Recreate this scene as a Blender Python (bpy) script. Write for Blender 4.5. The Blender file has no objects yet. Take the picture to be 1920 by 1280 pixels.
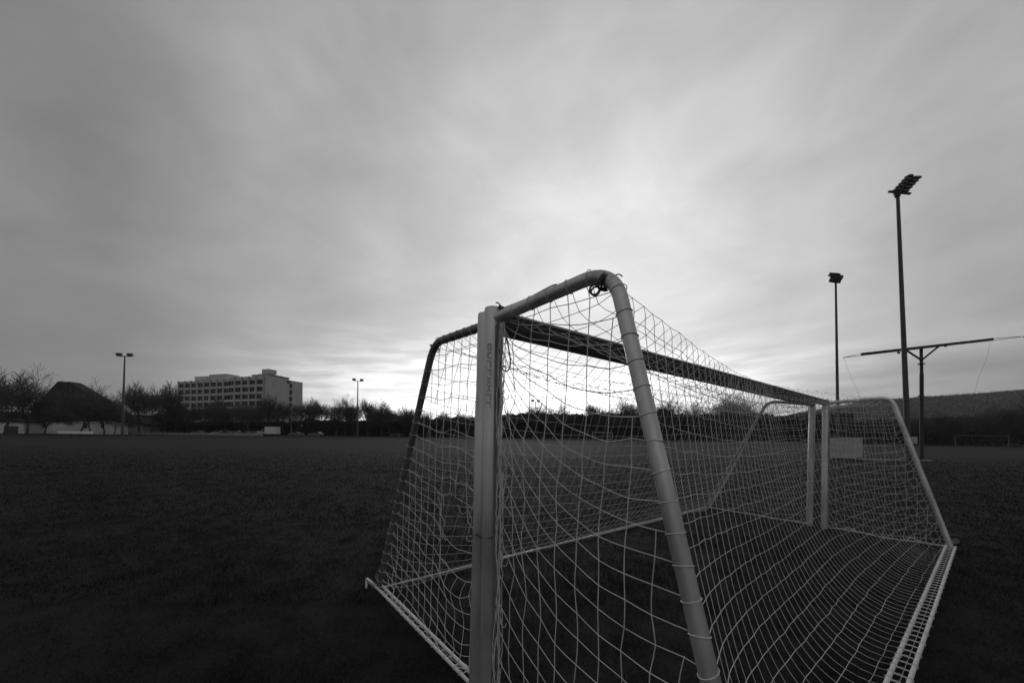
import bpy, math, random
import numpy as np
from mathutils import Vector, Matrix, noise as mnoise
rng = np.random.default_rng(7)
random.seed(7)
S = bpy.context.scene
COL = S.collection

# ------------------------------------------------------------------ camera
F, CX, HY, ROLL, CAMH = 665.0, 960.0, 820.0, 0.012, 1.65
cd = bpy.data.cameras.new('camera')
cam = bpy.data.objects.new('camera', cd)
COL.objects.link(cam)
cd.sensor_width = 36.0
cd.lens = F / 1920.0 * 36.0
cd.shift_y = 180.0 / 1920.0
cd.clip_start = 0.05
cd.clip_end = 6000
cam.matrix_world = Matrix.Translation((0, 0, CAMH)) @ Matrix.Rotation(math.radians(90), 4, 'X') @ Matrix.Rotation(ROLL, 4, 'Z')
S.camera = cam
S.view_settings.view_transform = 'Standard'
S.view_settings.look = 'None'
S.view_settings.exposure = 0.0
S.view_settings.gamma = 1.0

# ------------------------------------------------------------------ world: dusk overcast, thin cloud lit from behind
SUN_AZ, SUN_EL = math.radians(4), math.radians(7)
W = bpy.data.worlds.new('World')
S.world = W
W.use_nodes = True
nt = W.node_tree
nt.nodes.clear()
def N(t, **k):
    n = nt.nodes.new(t)
    for a, b in k.items():
        setattr(n, a, b)
    return n
def L(a, b): nt.links.new(a, b)
def M(op, a, b=None, c=None, clamp=False):
    n = N('ShaderNodeMath', operation=op)
    n.use_clamp = clamp
    for i, v in enumerate((a, b, c)):
        if v is None: continue
        if isinstance(v, (int, float)): n.inputs[i].default_value = v
        else: L(v, n.inputs[i])
    return n.outputs[0]
def SS(x, a, b):           # smoothstep a..b
    n = N('ShaderNodeMapRange', interpolation_type='SMOOTHSTEP')
    L(x, n.inputs[0]); n.inputs[1].default_value = a; n.inputs[2].default_value = b
    return n.outputs[0]
def GA(x, c, s):           # gaussian
    d = M('DIVIDE', M('SUBTRACT', x, c), s)
    return M('EXPONENT', M('MULTIPLY', M('MULTIPLY', d, d), -1.0))
tc = N('ShaderNodeTexCoord')
sep = N('ShaderNodeSeparateXYZ'); L(tc.outputs['Generated'], sep.inputs[0])
dx, dy, dz = sep.outputs
az = M('ARCTAN2', dx, dy)                  # 0 straight ahead (+Y), positive right
el = M('ARCSINE', dz)
# cloud-deck coordinates
den = M('ADD', M('MAXIMUM', dz, 0.0), 0.12)
u = M('DIVIDE', dx, den); v = M('DIVIDE', dy, den)
def cloudnoise(rot, sx, sy, scale, detail, rough, off):
    ca, sa = math.cos(rot), math.sin(rot)
    p = M('MULTIPLY', M('ADD', M('MULTIPLY', u, ca), M('MULTIPLY', v, sa)), sx)
    q = M('MULTIPLY', M('ADD', M('MULTIPLY', u, -sa), M('MULTIPLY', v, ca)), sy)
    cb = N('ShaderNodeCombineXYZ'); L(p, cb.inputs[0]); L(q, cb.inputs[1]); cb.inputs[2].default_value = off
    t = N('ShaderNodeTexNoise'); L(cb.outputs[0], t.inputs['Vector'])
    t.inputs['Scale'].default_value = scale; t.inputs['Detail'].default_value = detail; t.inputs['Roughness'].default_value = rough
    t.inputs['Distortion'].default_value = 0.25
    return t.outputs['Fac']
n1 = cloudnoise(-0.75, 0.85, 1.15, 0.9, 8, 0.58, 5.6)
n2n = N('ShaderNodeTexNoise'); n2m = N('ShaderNodeMapping'); n2m.inputs['Scale'].default_value = (1.0, 1.0, 1.9); n2m.inputs['Rotation'].default_value = (0, .22, 0)
L(tc.outputs['Generated'], n2m.inputs[0]); L(n2m.outputs[0], n2n.inputs['Vector']); n2n.inputs['Scale'].default_value = 3.3; n2n.inputs['Detail'].default_value = 9; n2n.inputs['Roughness'].default_value = .56; n2n.inputs['Distortion'].default_value = .35
n2 = n2n.outputs['Fac']
cb2 = N('ShaderNodeCombineXYZ'); L(M('MULTIPLY', az, 6.0), cb2.inputs[0]); L(M('MULTIPLY', M('SUBTRACT', el, M('MULTIPLY', az, 0.06)), 38.0), cb2.inputs[1])
n3n = N('ShaderNodeTexNoise'); L(cb2.outputs[0], n3n.inputs['Vector']); n3n.inputs['Scale'].default_value = 1.0; n3n.inputs['Detail'].default_value = 4
n3 = n3n.outputs['Fac']                    # low flat streaks over the skyline
# broad brightness: falls off from the veiled sun; added fill rises behind the viewer
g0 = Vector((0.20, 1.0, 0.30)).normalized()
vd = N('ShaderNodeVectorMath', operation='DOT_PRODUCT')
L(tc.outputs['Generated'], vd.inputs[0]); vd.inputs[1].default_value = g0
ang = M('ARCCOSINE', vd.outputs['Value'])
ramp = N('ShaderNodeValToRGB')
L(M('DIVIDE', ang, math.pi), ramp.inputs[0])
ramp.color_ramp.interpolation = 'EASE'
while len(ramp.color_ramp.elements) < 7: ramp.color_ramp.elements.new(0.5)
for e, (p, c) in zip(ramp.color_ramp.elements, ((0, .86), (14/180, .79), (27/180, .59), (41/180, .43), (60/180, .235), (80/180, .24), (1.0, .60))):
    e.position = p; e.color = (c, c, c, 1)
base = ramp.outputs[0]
mod = M('ADD', 1.0, M('ADD', M('MULTIPLY', M('SUBTRACT', n1, 0.5), 0.36), M('MULTIPLY', M('SUBTRACT', n2, 0.5), 0.75)))
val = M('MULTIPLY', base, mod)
low = M('MULTIPLY', GA(el, 0.10, 0.115), M('ADD', M('MULTIPLY', GA(az, 0.16, 0.50), 1.35), M('MULTIPLY', GA(az, -0.30, 0.26), 0.60)))
streak = M('ADD', 0.50, M('MULTIPLY', SS(n3, 0.34, 0.70), 0.65))
val = M('ADD', val, M('MULTIPLY', low, streak))
# darker bank low on the right
edge = M('SUBTRACT', el, M('ADD', 0.150, M('MULTIPLY', M('SUBTRACT', az, 0.75), 0.02)))
bank = M('MULTIPLY', M('SUBTRACT', 1.0, SS(edge, -0.025, 0.02)), SS(az, 0.50, 0.80))
val = M('MULTIPLY', val, M('SUBTRACT', 1.0, M('MULTIPLY', bank, 0.30)))
lbank = M('MULTIPLY', M('SUBTRACT', 1.0, SS(el, 0.05, 0.30)), M('SUBTRACT', 1.0, SS(az, -0.75, -0.35)))
val = M('MULTIPLY', val, M('SUBTRACT', 1.0, M('MULTIPLY', lbank, 0.02)))
# shade added: low sky behind the viewer dimmed to darken tube undersides
beh = M('MULTIPLY', M('SUBTRACT', 1.0, SS(dy, -0.45, 0.10)), M('SUBTRACT', 1.0, SS(el, 0.10, 0.55)))
val = M('MULTIPLY', val, M('SUBTRACT', 1.0, M('MULTIPLY', beh, 0.75)))
sky = N('ShaderNodeTexSky', sky_type='NISHITA')
sky.sun_disc = False; sky.sun_elevation = SUN_EL; sky.sun_rotation = SUN_AZ
bw = N('ShaderNodeRGBToBW'); L(sky.outputs[0], bw.inputs[0])
val = M('ADD', val, M('MULTIPLY', M('MINIMUM', bw.outputs[0], 3.0), 0.006))
bg = N('ShaderNodeBackground'); bg.inputs['Strength'].default_value = 1.0
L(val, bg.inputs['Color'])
wo = N('ShaderNodeOutputWorld'); L(bg.outputs[0], wo.inputs[0])

sl = bpy.data.lights.new('sun', 'SUN'); sl.energy = 0.5; sl.angle = math.radians(20); sl.color = (1, 1, 1)
so = bpy.data.objects.new('sun', sl); COL.objects.link(so)
sd = Vector((math.sin(SUN_AZ) * math.cos(SUN_EL), math.cos(SUN_AZ) * math.cos(SUN_EL), math.sin(SUN_EL)))
so.rotation_euler = sd.to_track_quat('Z', 'Y').to_euler()

# ------------------------------------------------------------------ helpers
def tag(o, label=None, cat=None, group=None, kind=None):
    if label: o['label'] = label
    if cat: o['category'] = cat
    if group: o['group'] = group
    if kind: o['kind'] = kind
    return o
def mat(name, col, rough=0.8, metal=0.0, var=0.0, scale=5.0, bump=0.0, bscale=20.0, spec=0.5, stretch=(1, 1, 1)):
    m = bpy.data.materials.new(name); m.use_nodes = True
    t = m.node_tree; p = t.nodes['Principled BSDF']
    p.inputs['Base Color'].default_value = (col, col, col, 1)
    p.inputs['Roughness'].default_value = rough; p.inputs['Metallic'].default_value = metal
    p.inputs['Specular IOR Level'].default_value = spec
    co = t.nodes.new('ShaderNodeTexCoord'); mp = t.nodes.new('ShaderNodeMapping'); mp.inputs['Scale'].default_value = stretch
    t.links.new(co.outputs['Object'], mp.inputs[0])
    if var:
        n = t.nodes.new('ShaderNodeTexNoise'); n.inputs['Scale'].default_value = scale; n.inputs['Detail'].default_value = 6
        t.links.new(mp.outputs[0], n.inputs['Vector'])
        r = t.nodes.new('ShaderNodeValToRGB'); t.links.new(n.outputs['Fac'], r.inputs[0])
        a, b = col * (1 - var), col * (1 + var)
        r.color_ramp.elements[0].position = .3; r.color_ramp.elements[1].position = .7
        r.color_ramp.elements[0].color = (a, a, a, 1); r.color_ramp.elements[1].color = (b, b, b, 1)
        t.links.new(r.outputs[0], p.inputs['Base Color'])
    if bump:
        n = t.nodes.new('ShaderNodeTexNoise'); n.inputs['Scale'].default_value = bscale; n.inputs['Detail'].default_value = 5
        t.links.new(mp.outputs[0], n.inputs['Vector'])
        bm_ = t.nodes.new('ShaderNodeBump'); bm_.inputs['Strength'].default_value = bump; bm_.inputs['Distance'].default_value = 0.02
        t.links.new(n.outputs['Fac'], bm_.inputs['Height']); t.links.new(bm_.outputs[0], p.inputs['Normal'])
    return m
def empty(name, loc, label, cat, group=None):
    o = bpy.data.objects.new(name, None); COL.objects.link(o); o.location = loc
    o.empty_display_size = 0.3
    return tag(o, label, cat, group)
def at(x, y, Y):           # point on the sight line of photo pixel (x, y) at depth Y metres
    a = x - CX; b = HY - y
    c, s = math.cos(ROLL), math.sin(ROLL)
    a, b = a * c - b * s, a * s + b * c
    return Vector((a * Y / F, Y, CAMH + b * Y / F))
def g(Y):                  # the field climbs very slightly away from the goals
    return 0.0122 * min(max(0.0, Y - 8.0), 130.0)

class MB:
    def __init__(s): s.v = []; s.f = []; s.sm = []
    def add(s, V, Fc, smooth=False):
        o = len(s.v); s.v += [tuple(p) for p in V]; s.f += [tuple(i + o for i in q) for q in Fc]; s.sm += [smooth] * len(Fc)
        return s
    def box(s, c, d, rz=0.0, mtx=None):
        x, y, z = d[0] / 2, d[1] / 2, d[2] / 2
        R = Matrix.Rotation(rz, 3, 'Z') if mtx is None else mtx
        V = [Vector(c) + R @ Vector((a * x, b * y, e * z)) for a in (-1, 1) for b in (-1, 1) for e in (-1, 1)]
        return s.add(V, [(0, 1, 3, 2), (4, 6, 7, 5), (0, 4, 5, 1), (2, 3, 7, 6), (0, 2, 6, 4), (1, 5, 7, 3)])
    def bar(s, a, b, w, h=None, up=Vector((0, 0, 1))):   # rectangular bar from a to b
        a, b = Vector(a), Vector(b); h = h or w
        d = (b - a); t = d.normalized()
        x = t.cross(up)
        if x.length < 1e-4: x = t.cross(Vector((0, 1, 0)))
        x.normalize(); y = x.cross(t)
        R = Matrix((x, t, y)).transposed()
        return s.box((a + b) / 2, (w, d.length, h), mtx=R)
    def tube(s, P, r, n=8, cap=True, smooth=True, oval=None, upv=None):
        P = [Vector(p) for p in P]
        R = r if isinstance(r, (list, tuple)) else [r] * len(P)
        T = [(P[min(i + 1, len(P) - 1)] - P[max(i - 1, 0)]).normalized() for i in range(len(P))]
        if upv is not None: x = (Vector(upv) - T[0] * T[0].dot(Vector(upv))).normalized()
        else:
            x = T[0].orthogonal().normalized()
        V = []; k = oval or 1.0
        for i, p in enumerate(P):
            x = (x - T[i] * x.dot(T[i])).normalized(); y = T[i].cross(x)
            for j in range(n):
                a = 2 * math.pi * j / n
                V.append(p + x * math.cos(a) * R[i] + y * math.sin(a) * R[i] * k)
        Fc = [(i * n + j, i * n + (j + 1) % n, (i + 1) * n + (j + 1) % n, (i + 1) * n + j) for i in range(len(P) - 1) for j in range(n)]
        s.add(V, Fc, smooth)
        if cap:
            m = (len(P) - 1) * n
            s.add([V[j] for j in range(n)], [tuple(reversed(range(n)))])
            s.add([V[m + j] for j in range(n)], [tuple(range(n))])
        return s
    def ring(s, c, nrm, R, r, n=20, k=5, oval=1.0, xdir=None):
        nrm = Vector(nrm).normalized(); x = (Vector(xdir) - nrm * nrm.dot(Vector(xdir))).normalized() if xdir else nrm.orthogonal().normalized(); y = nrm.cross(x)
        P = [Vector(c) + x * math.cos(t) * R + y * math.sin(t) * R * oval for t in [2 * math.pi * i / n for i in range(n + 1)]]
        return s.tube(P, r, k, cap=False)
    def prism(s, prof, a, b):   # closed profile of Vectors, from offset a to offset b
        n = len(prof); V = [p + a for p in prof] + [p + b for p in prof]
        Fc = [(i, (i + 1) % n, n + (i + 1) % n, n + i) for i in range(n)] + [tuple(reversed(range(n))), tuple(range(n, 2 * n))]
        return s.add(V, Fc)
    def build(s, name, m, parent=None):
        me = bpy.data.meshes.new(name)
        if parent is not None:
            w = wloc(parent)
            V = [(p[0] - w[0], p[1] - w[1], p[2] - w[2]) for p in s.v]
        else: V = s.v
        me.from_pydata(V, [], s.f); me.materials.append(m)
        me.polygons.foreach_set('use_smooth', s.sm); me.update()
        o = bpy.data.objects.new(name, me); COL.objects.link(o)
        if parent is not None: o.parent = parent
        return o
def wloc(o):
    w = Vector((0, 0, 0))
    while o is not None: w += o.location; o = o.parent
    return w
def npmesh(name, V, Fc, m, parent=None, smooth=False):   # V (n,3) array, Fc (k,m) array
    V = np.asarray(V, dtype=np.float32); Fc = np.asarray(Fc, dtype=np.int32)
    if parent is not None: V = V - np.array(wloc(parent), dtype=np.float32)
    me = bpy.data.meshes.new(name)
    me.vertices.add(len(V)); me.vertices.foreach_set('co', V.ravel())
    k = Fc.shape[1]
    me.loops.add(Fc.size); me.loops.foreach_set('vertex_index', Fc.ravel())
    me.polygons.add(len(Fc)); me.polygons.foreach_set('loop_start', np.arange(0, Fc.size, k, dtype=np.int32))
    me.polygons.foreach_set('loop_total', np.full(len(Fc), k, dtype=np.int32))
    me.polygons.foreach_set('use_smooth', np.full(len(Fc), smooth))
    me.update(calc_edges=True); me.validate()
    me.materials.append(m)
    o = bpy.data.objects.new(name, me); COL.objects.link(o)
    if parent is not None: o.parent = parent
    return o
def copy_tree(o, parent=None):
    c = o.copy(); COL.objects.link(c); c.parent = parent
    for ch in o.children: copy_tree(ch, c)
    return c
def fillet(a, c, b, r, n=8):
    a, b, c = Vector(a), Vector(b), Vector(c)
    p, q = c + (a - c).normalized() * r, c + (b - c).normalized() * r
    return [(p * (1 - t) ** 2 + c * 2 * t * (1 - t) + q * t * t) for t in [i / n for i in range(n + 1)]]

# ------------------------------------------------------------------ materials
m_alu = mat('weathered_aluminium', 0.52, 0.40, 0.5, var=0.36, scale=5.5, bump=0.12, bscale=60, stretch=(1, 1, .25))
m_alu_d = mat('dull_shaded_aluminium', 0.20, 0.5, 0.2, var=0.3, scale=6, bump=0.1, bscale=50)  # dull metal; the crossbar's underside shade is darkened into the colour
m_alu_b = mat('shaded_tube', 0.16, 0.5, 0.2, var=0.3, scale=6, bump=0.1, bscale=50)  # shade on the left goal's backlit tubes put into the colour
m_groove = mat('groove_dark', 0.05, 0.7)
m_net = mat('white_net_cord', 0.62, 0.75, var=0.15, scale=9)
m_rope = mat('dark_rope', 0.07, 0.9, var=0.3, scale=40)
m_rope_l = mat('pale_rope', 0.6, 0.9, var=0.3, scale=40)
m_rubber = mat('black_rubber', 0.02, 0.7)
m_sticker = mat('sticker_ink', 0.46, 0.6, var=0.25, scale=60)
m_steel = mat('mast_steel', 0.085, 0.6, 0.3, var=0.2, scale=1.5)
m_steel_d = mat('dark_steel', 0.035, 0.6, var=0.2, scale=2)
m_lampbox = mat('lamp_housing', 0.03, 0.5)
m_lampglass = mat('lamp_glass', 0.12, 0.15, spec=.6)
m_bark = mat('bark', 0.06, 0.95, var=0.3, scale=3)
m_twig = mat('twigs', 0.085, 0.95, var=0.3, scale=.6)
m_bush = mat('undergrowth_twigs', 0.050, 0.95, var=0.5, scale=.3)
m_wall = mat('pale_concrete_wall', 0.50, 0.9, var=0.10, scale=.4)
m_wall2 = mat('pale_render_wall', 0.38, 0.9, var=0.12, scale=.5)
m_wallw = mat('white_render_wall', 0.65, 0.9, var=0.15, scale=.5)
m_roof = mat('dark_roof_tiles', 0.018, 0.9, var=0.3, scale=1.5, bump=.5, bscale=8)
m_glass = mat('dark_window_glass', 0.008, 0.2, spec=0.2)
m_white = mat('white_paint', 0.62, 0.5, var=0.08, scale=2)
m_board = mat('pale_board', 0.42, 0.7, var=0.15, scale=2)
m_carp = mat('car_paint_pale', 0.16, 0.25, spec=.6)
m_card = mat('car_paint_dark', 0.05, 0.25, spec=.6)
m_line = mat('chalk_line', 0.35, 0.95, var=.3, scale=8)

def grass_mat(name, col, far):
    m = bpy.data.materials.new(name); m.use_nodes = True
    t = m.node_tree; p = t.nodes['Principled BSDF']
    p.inputs['Roughness'].default_value = 0.8; p.inputs['Specular IOR Level'].default_value = 0.12
    co = t.nodes.new('ShaderNodeTexCoord')
    def nz(sc, det, st=(1, 1, 1), ro=.6):
        mp = t.nodes.new('ShaderNodeMapping'); mp.inputs['Scale'].default_value = st
        t.links.new(co.outputs['Object'], mp.inputs[0])
        n = t.nodes.new('ShaderNodeTexNoise'); n.inputs['Scale'].default_value = sc; n.inputs['Detail'].default_value = det; n.inputs['Roughness'].default_value = ro
        t.links.new(mp.outputs[0], n.inputs['Vector']); return n.outputs['Fac']
    def mm(op, a, b):
        n = t.nodes.new('ShaderNodeMath'); n.operation = op
        for i, v in enumerate((a, b)):
            if isinstance(v, (int, float)): n.inputs[i].default_value = v
            else: t.links.new(v, n.inputs[i])
        return n.outputs[0]
    a, b, c = nz(.6, 8, (1, 1, 1), .7), nz(3.2, 6, (1, 1.5, 1), .65), nz(28, 6, (1, 1, 1), .75)
    s = mm('ADD', mm('ADD', mm('MULTIPLY', mm('SUBTRACT', a, .5), 2.2), mm('MULTIPLY', mm('SUBTRACT', b, .5), 1.5)), mm('MULTIPLY', mm('SUBTRACT', c, .5), 1.6))
    vv = mm('MULTIPLY', mm('MAXIMUM', mm('ADD', s, 1.0), .12), col)
    cb = t.nodes.new('ShaderNodeCombineColor')
    for i in range(3): t.links.new(vv, cb.inputs[i])
    t.links.new(cb.outputs[0], p.inputs['Base Color'])
    if far:
        bm_ = t.nodes.new('ShaderNodeBump'); bm_.inputs['Strength'].default_value = .9; bm_.inputs['Distance'].default_value = .05
        t.links.new(mm('ADD', mm('MULTIPLY', b, .9), c), bm_.inputs['Height']); t.links.new(bm_.outputs[0], p.inputs['Normal'])
    return m
m_field = grass_mat('field_turf', 0.0185, True)
m_blade = grass_mat('grass_blades', 0.033, False)

# ------------------------------------------------------------------ ground
ys = [-60, -10, 0, 4, 8] + list(range(12, 139, 6)) + [138, 160, 200, 400, 1000, 3000]
xs = [-3000, -600, -200, -100, -50, -20, 0, 20, 50, 100, 200, 600, 3000]
mb = MB()
V = [(x, y, g(y)) for y in ys for x in xs]; n = len(xs)
mb.add(V, [(j * n + i, j * n + i + 1, (j + 1) * n + i + 1, (j + 1) * n + i) for j in range(len(ys) - 1) for i in range(n - 1)])
tag(mb.build('ground', m_field), kind='structure')

# grass blades near the goals (one uncountable mass)
def blades():
    Vs = []; 
    bands = [(0.6, 3.5, 130000, .030), (3.5, 7, 120000, .034), (7, 15, 120000, .042), (15, 34, 150000, .05)]
    for y0, y1, cnt, hh in bands:
        yy = rng.uniform(y0, y1, cnt)
        xx = rng.uniform(-1.55, 1.55, cnt) * (yy + .6)
        # clumpiness
        k = (np.sin(xx * 5.1 + np.sin(yy * 4.3) * 1.7) * np.sin(yy * 6.3 + np.sin(xx * 3.7) * 2) + 1) * .5
        keep = rng.random(cnt) < (.35 + .65 * k) * np.clip((34 - yy) / 22, 0, 1)
        xx, yy, k = xx[keep], yy[keep], k[keep]
        m_ = len(xx); h = hh * (.5 + rng.random(m_) * .9) * (.7 + .6 * k)
        a = rng.uniform(0, 2 * np.pi, m_); w = (.0016 + .0012 * rng.random(m_)) * (1 + (y0 > 3) * .9 + (y0 > 6) * 1.6 + (y0 > 14) * 3)
        lean = rng.uniform(.2, 1.1, m_) * h; la = rng.uniform(0, 2 * np.pi, m_)
        z0 = np.array([g(q) for q in yy])
        A = np.stack([xx + np.cos(a) * w, yy + np.sin(a) * w, z0 - .002], 1)
        B = np.stack([xx - np.cos(a) * w, yy - np.sin(a) * w, z0 - .002], 1)
        C = np.stack([xx + np.cos(la) * lean, yy + np.sin(la) * lean, z0 + h], 1)
        Vs.append(np.stack([A, B, C], 1).reshape(-1, 3))
    Vv = np.concatenate(Vs); return Vv, np.arange(len(Vv)).reshape(-1, 3)
Vv, Ff = blades()
tag(npmesh('grass', Vv, Ff, m_blade), 'short dark grass of the playing field', 'grass', kind='stuff')

# ------------------------------------------------------------------ the net: cords relaxed under gravity
def relax(P, pins, E, rest, steps=260, it=10, grav=0.0022, floor=0.012, damp=.96):
    P = np.array(P, float); n = len(P); w = np.ones(n); w[list(pins)] = 0
    E = np.array(E); rest = np.array(rest)
    used = [set() for _ in range(n)]; colr = np.zeros(len(E), int)
    for k, (a, b) in enumerate(E):
        c = 0
        while c in used[a] or c in used[b]: c += 1
        used[a].add(c); used[b].add(c); colr[k] = c
    bat = [np.where(colr == c)[0] for c in range(colr.max() + 1)]
    data = []
    for bi in bat:
        a, b = E[bi, 0], E[bi, 1]; ws = w[a] + w[b]; ok = ws > 0
        bi, a, b, ws = bi[ok], a[ok], b[ok], ws[ok]
        data.append((a, b, (w[a] / ws)[:, None], (w[b] / ws)[:, None], rest[bi]))
    Q = P.copy()
    for s_ in range(steps):
        vel = (P - Q) * damp; Q = P.copy()
        P = P + vel * w[:, None]; P[:, 2] -= grav * w
        for _ in range(it):
            for a, b, wa, wb, r in data:
                d = P[b] - P[a]; l = np.sqrt((d * d).sum(1)) + 1e-9
                c = np.where(l > r, 1.0, 0.12) * (l - r) / l     # a cord resists stretch, hardly resists slack
                d *= c[:, None]
                P[a] += d * wa; P[b] -= d * wb
            np.maximum(P[:, 2], floor, out=P[:, 2], where=(w > 0))
    return P
def catmull(P, sub):
    if len(P) < 3 or sub < 2: return P
    Q = np.vstack([2 * P[0] - P[1], P, 2 * P[-1] - P[-2]]); out = []
    for i in range(1, len(Q) - 2):
        p0, p1, p2, p3 = Q[i - 1], Q[i], Q[i + 1], Q[i + 2]
        for k in range(sub):
            t = k / sub
            out.append(.5 * (2 * p1 + (p2 - p0) * t + (2 * p0 - 5 * p1 + 4 * p2 - p3) * t * t + (3 * p1 - p0 - 3 * p2 + p3) * t ** 3))
    out.append(Q[-2]); return np.array(out)
class Cords:
    def __init__(s): s.V = []; s.F = []; s.n = 0
    def cord(s, P, r, k=4):
        P = np.asarray(P, float); T = np.gradient(P, axis=0); T /= np.linalg.norm(T, axis=1)[:, None] + 1e-9
        up = np.where(np.abs(T[:, 2:3]) > .9, np.array([[1., 0, 0]]), np.array([[0, 0, 1.]]))
        x = np.cross(T, up); x /= np.linalg.norm(x, axis=1)[:, None] + 1e-9; y = np.cross(T, x)
        for i in range(1, len(x)):
            if (x[i] * x[i - 1]).sum() < 0: x[i] *= -1; y[i] *= -1
        a = np.arange(k) * 2 * np.pi / k
        V = P[:, None] + r * (np.cos(a)[None, :, None] * x[:, None] + np.sin(a)[None, :, None] * y[:, None])
        i = np.arange(len(P) - 1)[:, None] * k; j = np.arange(k)[None]; j2 = (j + 1) % k
        Fq = np.stack([i + j, i + j2, i + k + j2, i + k + j], -1).reshape(-1, 4) + s.n
        s.V.append(V.reshape(-1, 3)); s.F.append(Fq); s.n += len(P) * k
    def knots(s, P, r):
        P = np.asarray(P); o = np.array([[1, 0, 0], [0, 1, 0], [-1, 0, 0], [0, -1, 0], [0, 0, 1.3], [0, 0, -1.3]]) * r
        V = (P[:, None] + o[None]).reshape(-1, 3)
        fq = np.array([[0, 1, 4, 4], [1, 2, 4, 4], [2, 3, 4, 4], [3, 0, 4, 4], [1, 0, 5, 5], [2, 1, 5, 5], [3, 2, 5, 5], [0, 3, 5, 5]])
        fq = np.array([[0, 1, 4, 3], [1, 2, 3, 4], [1, 0, 5, 2], [3, 2, 5, 0]])
        Fq = (np.arange(len(P))[:, None, None] * 6 + fq[None]).reshape(-1, 4) + s.n
        s.V.append(V); s.F.append(Fq); s.n += len(V)
    def build(s, name, m, parent): return npmesh(name, np.concatenate(s.V), np.concatenate(s.F), m, parent, smooth=False)

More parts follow.
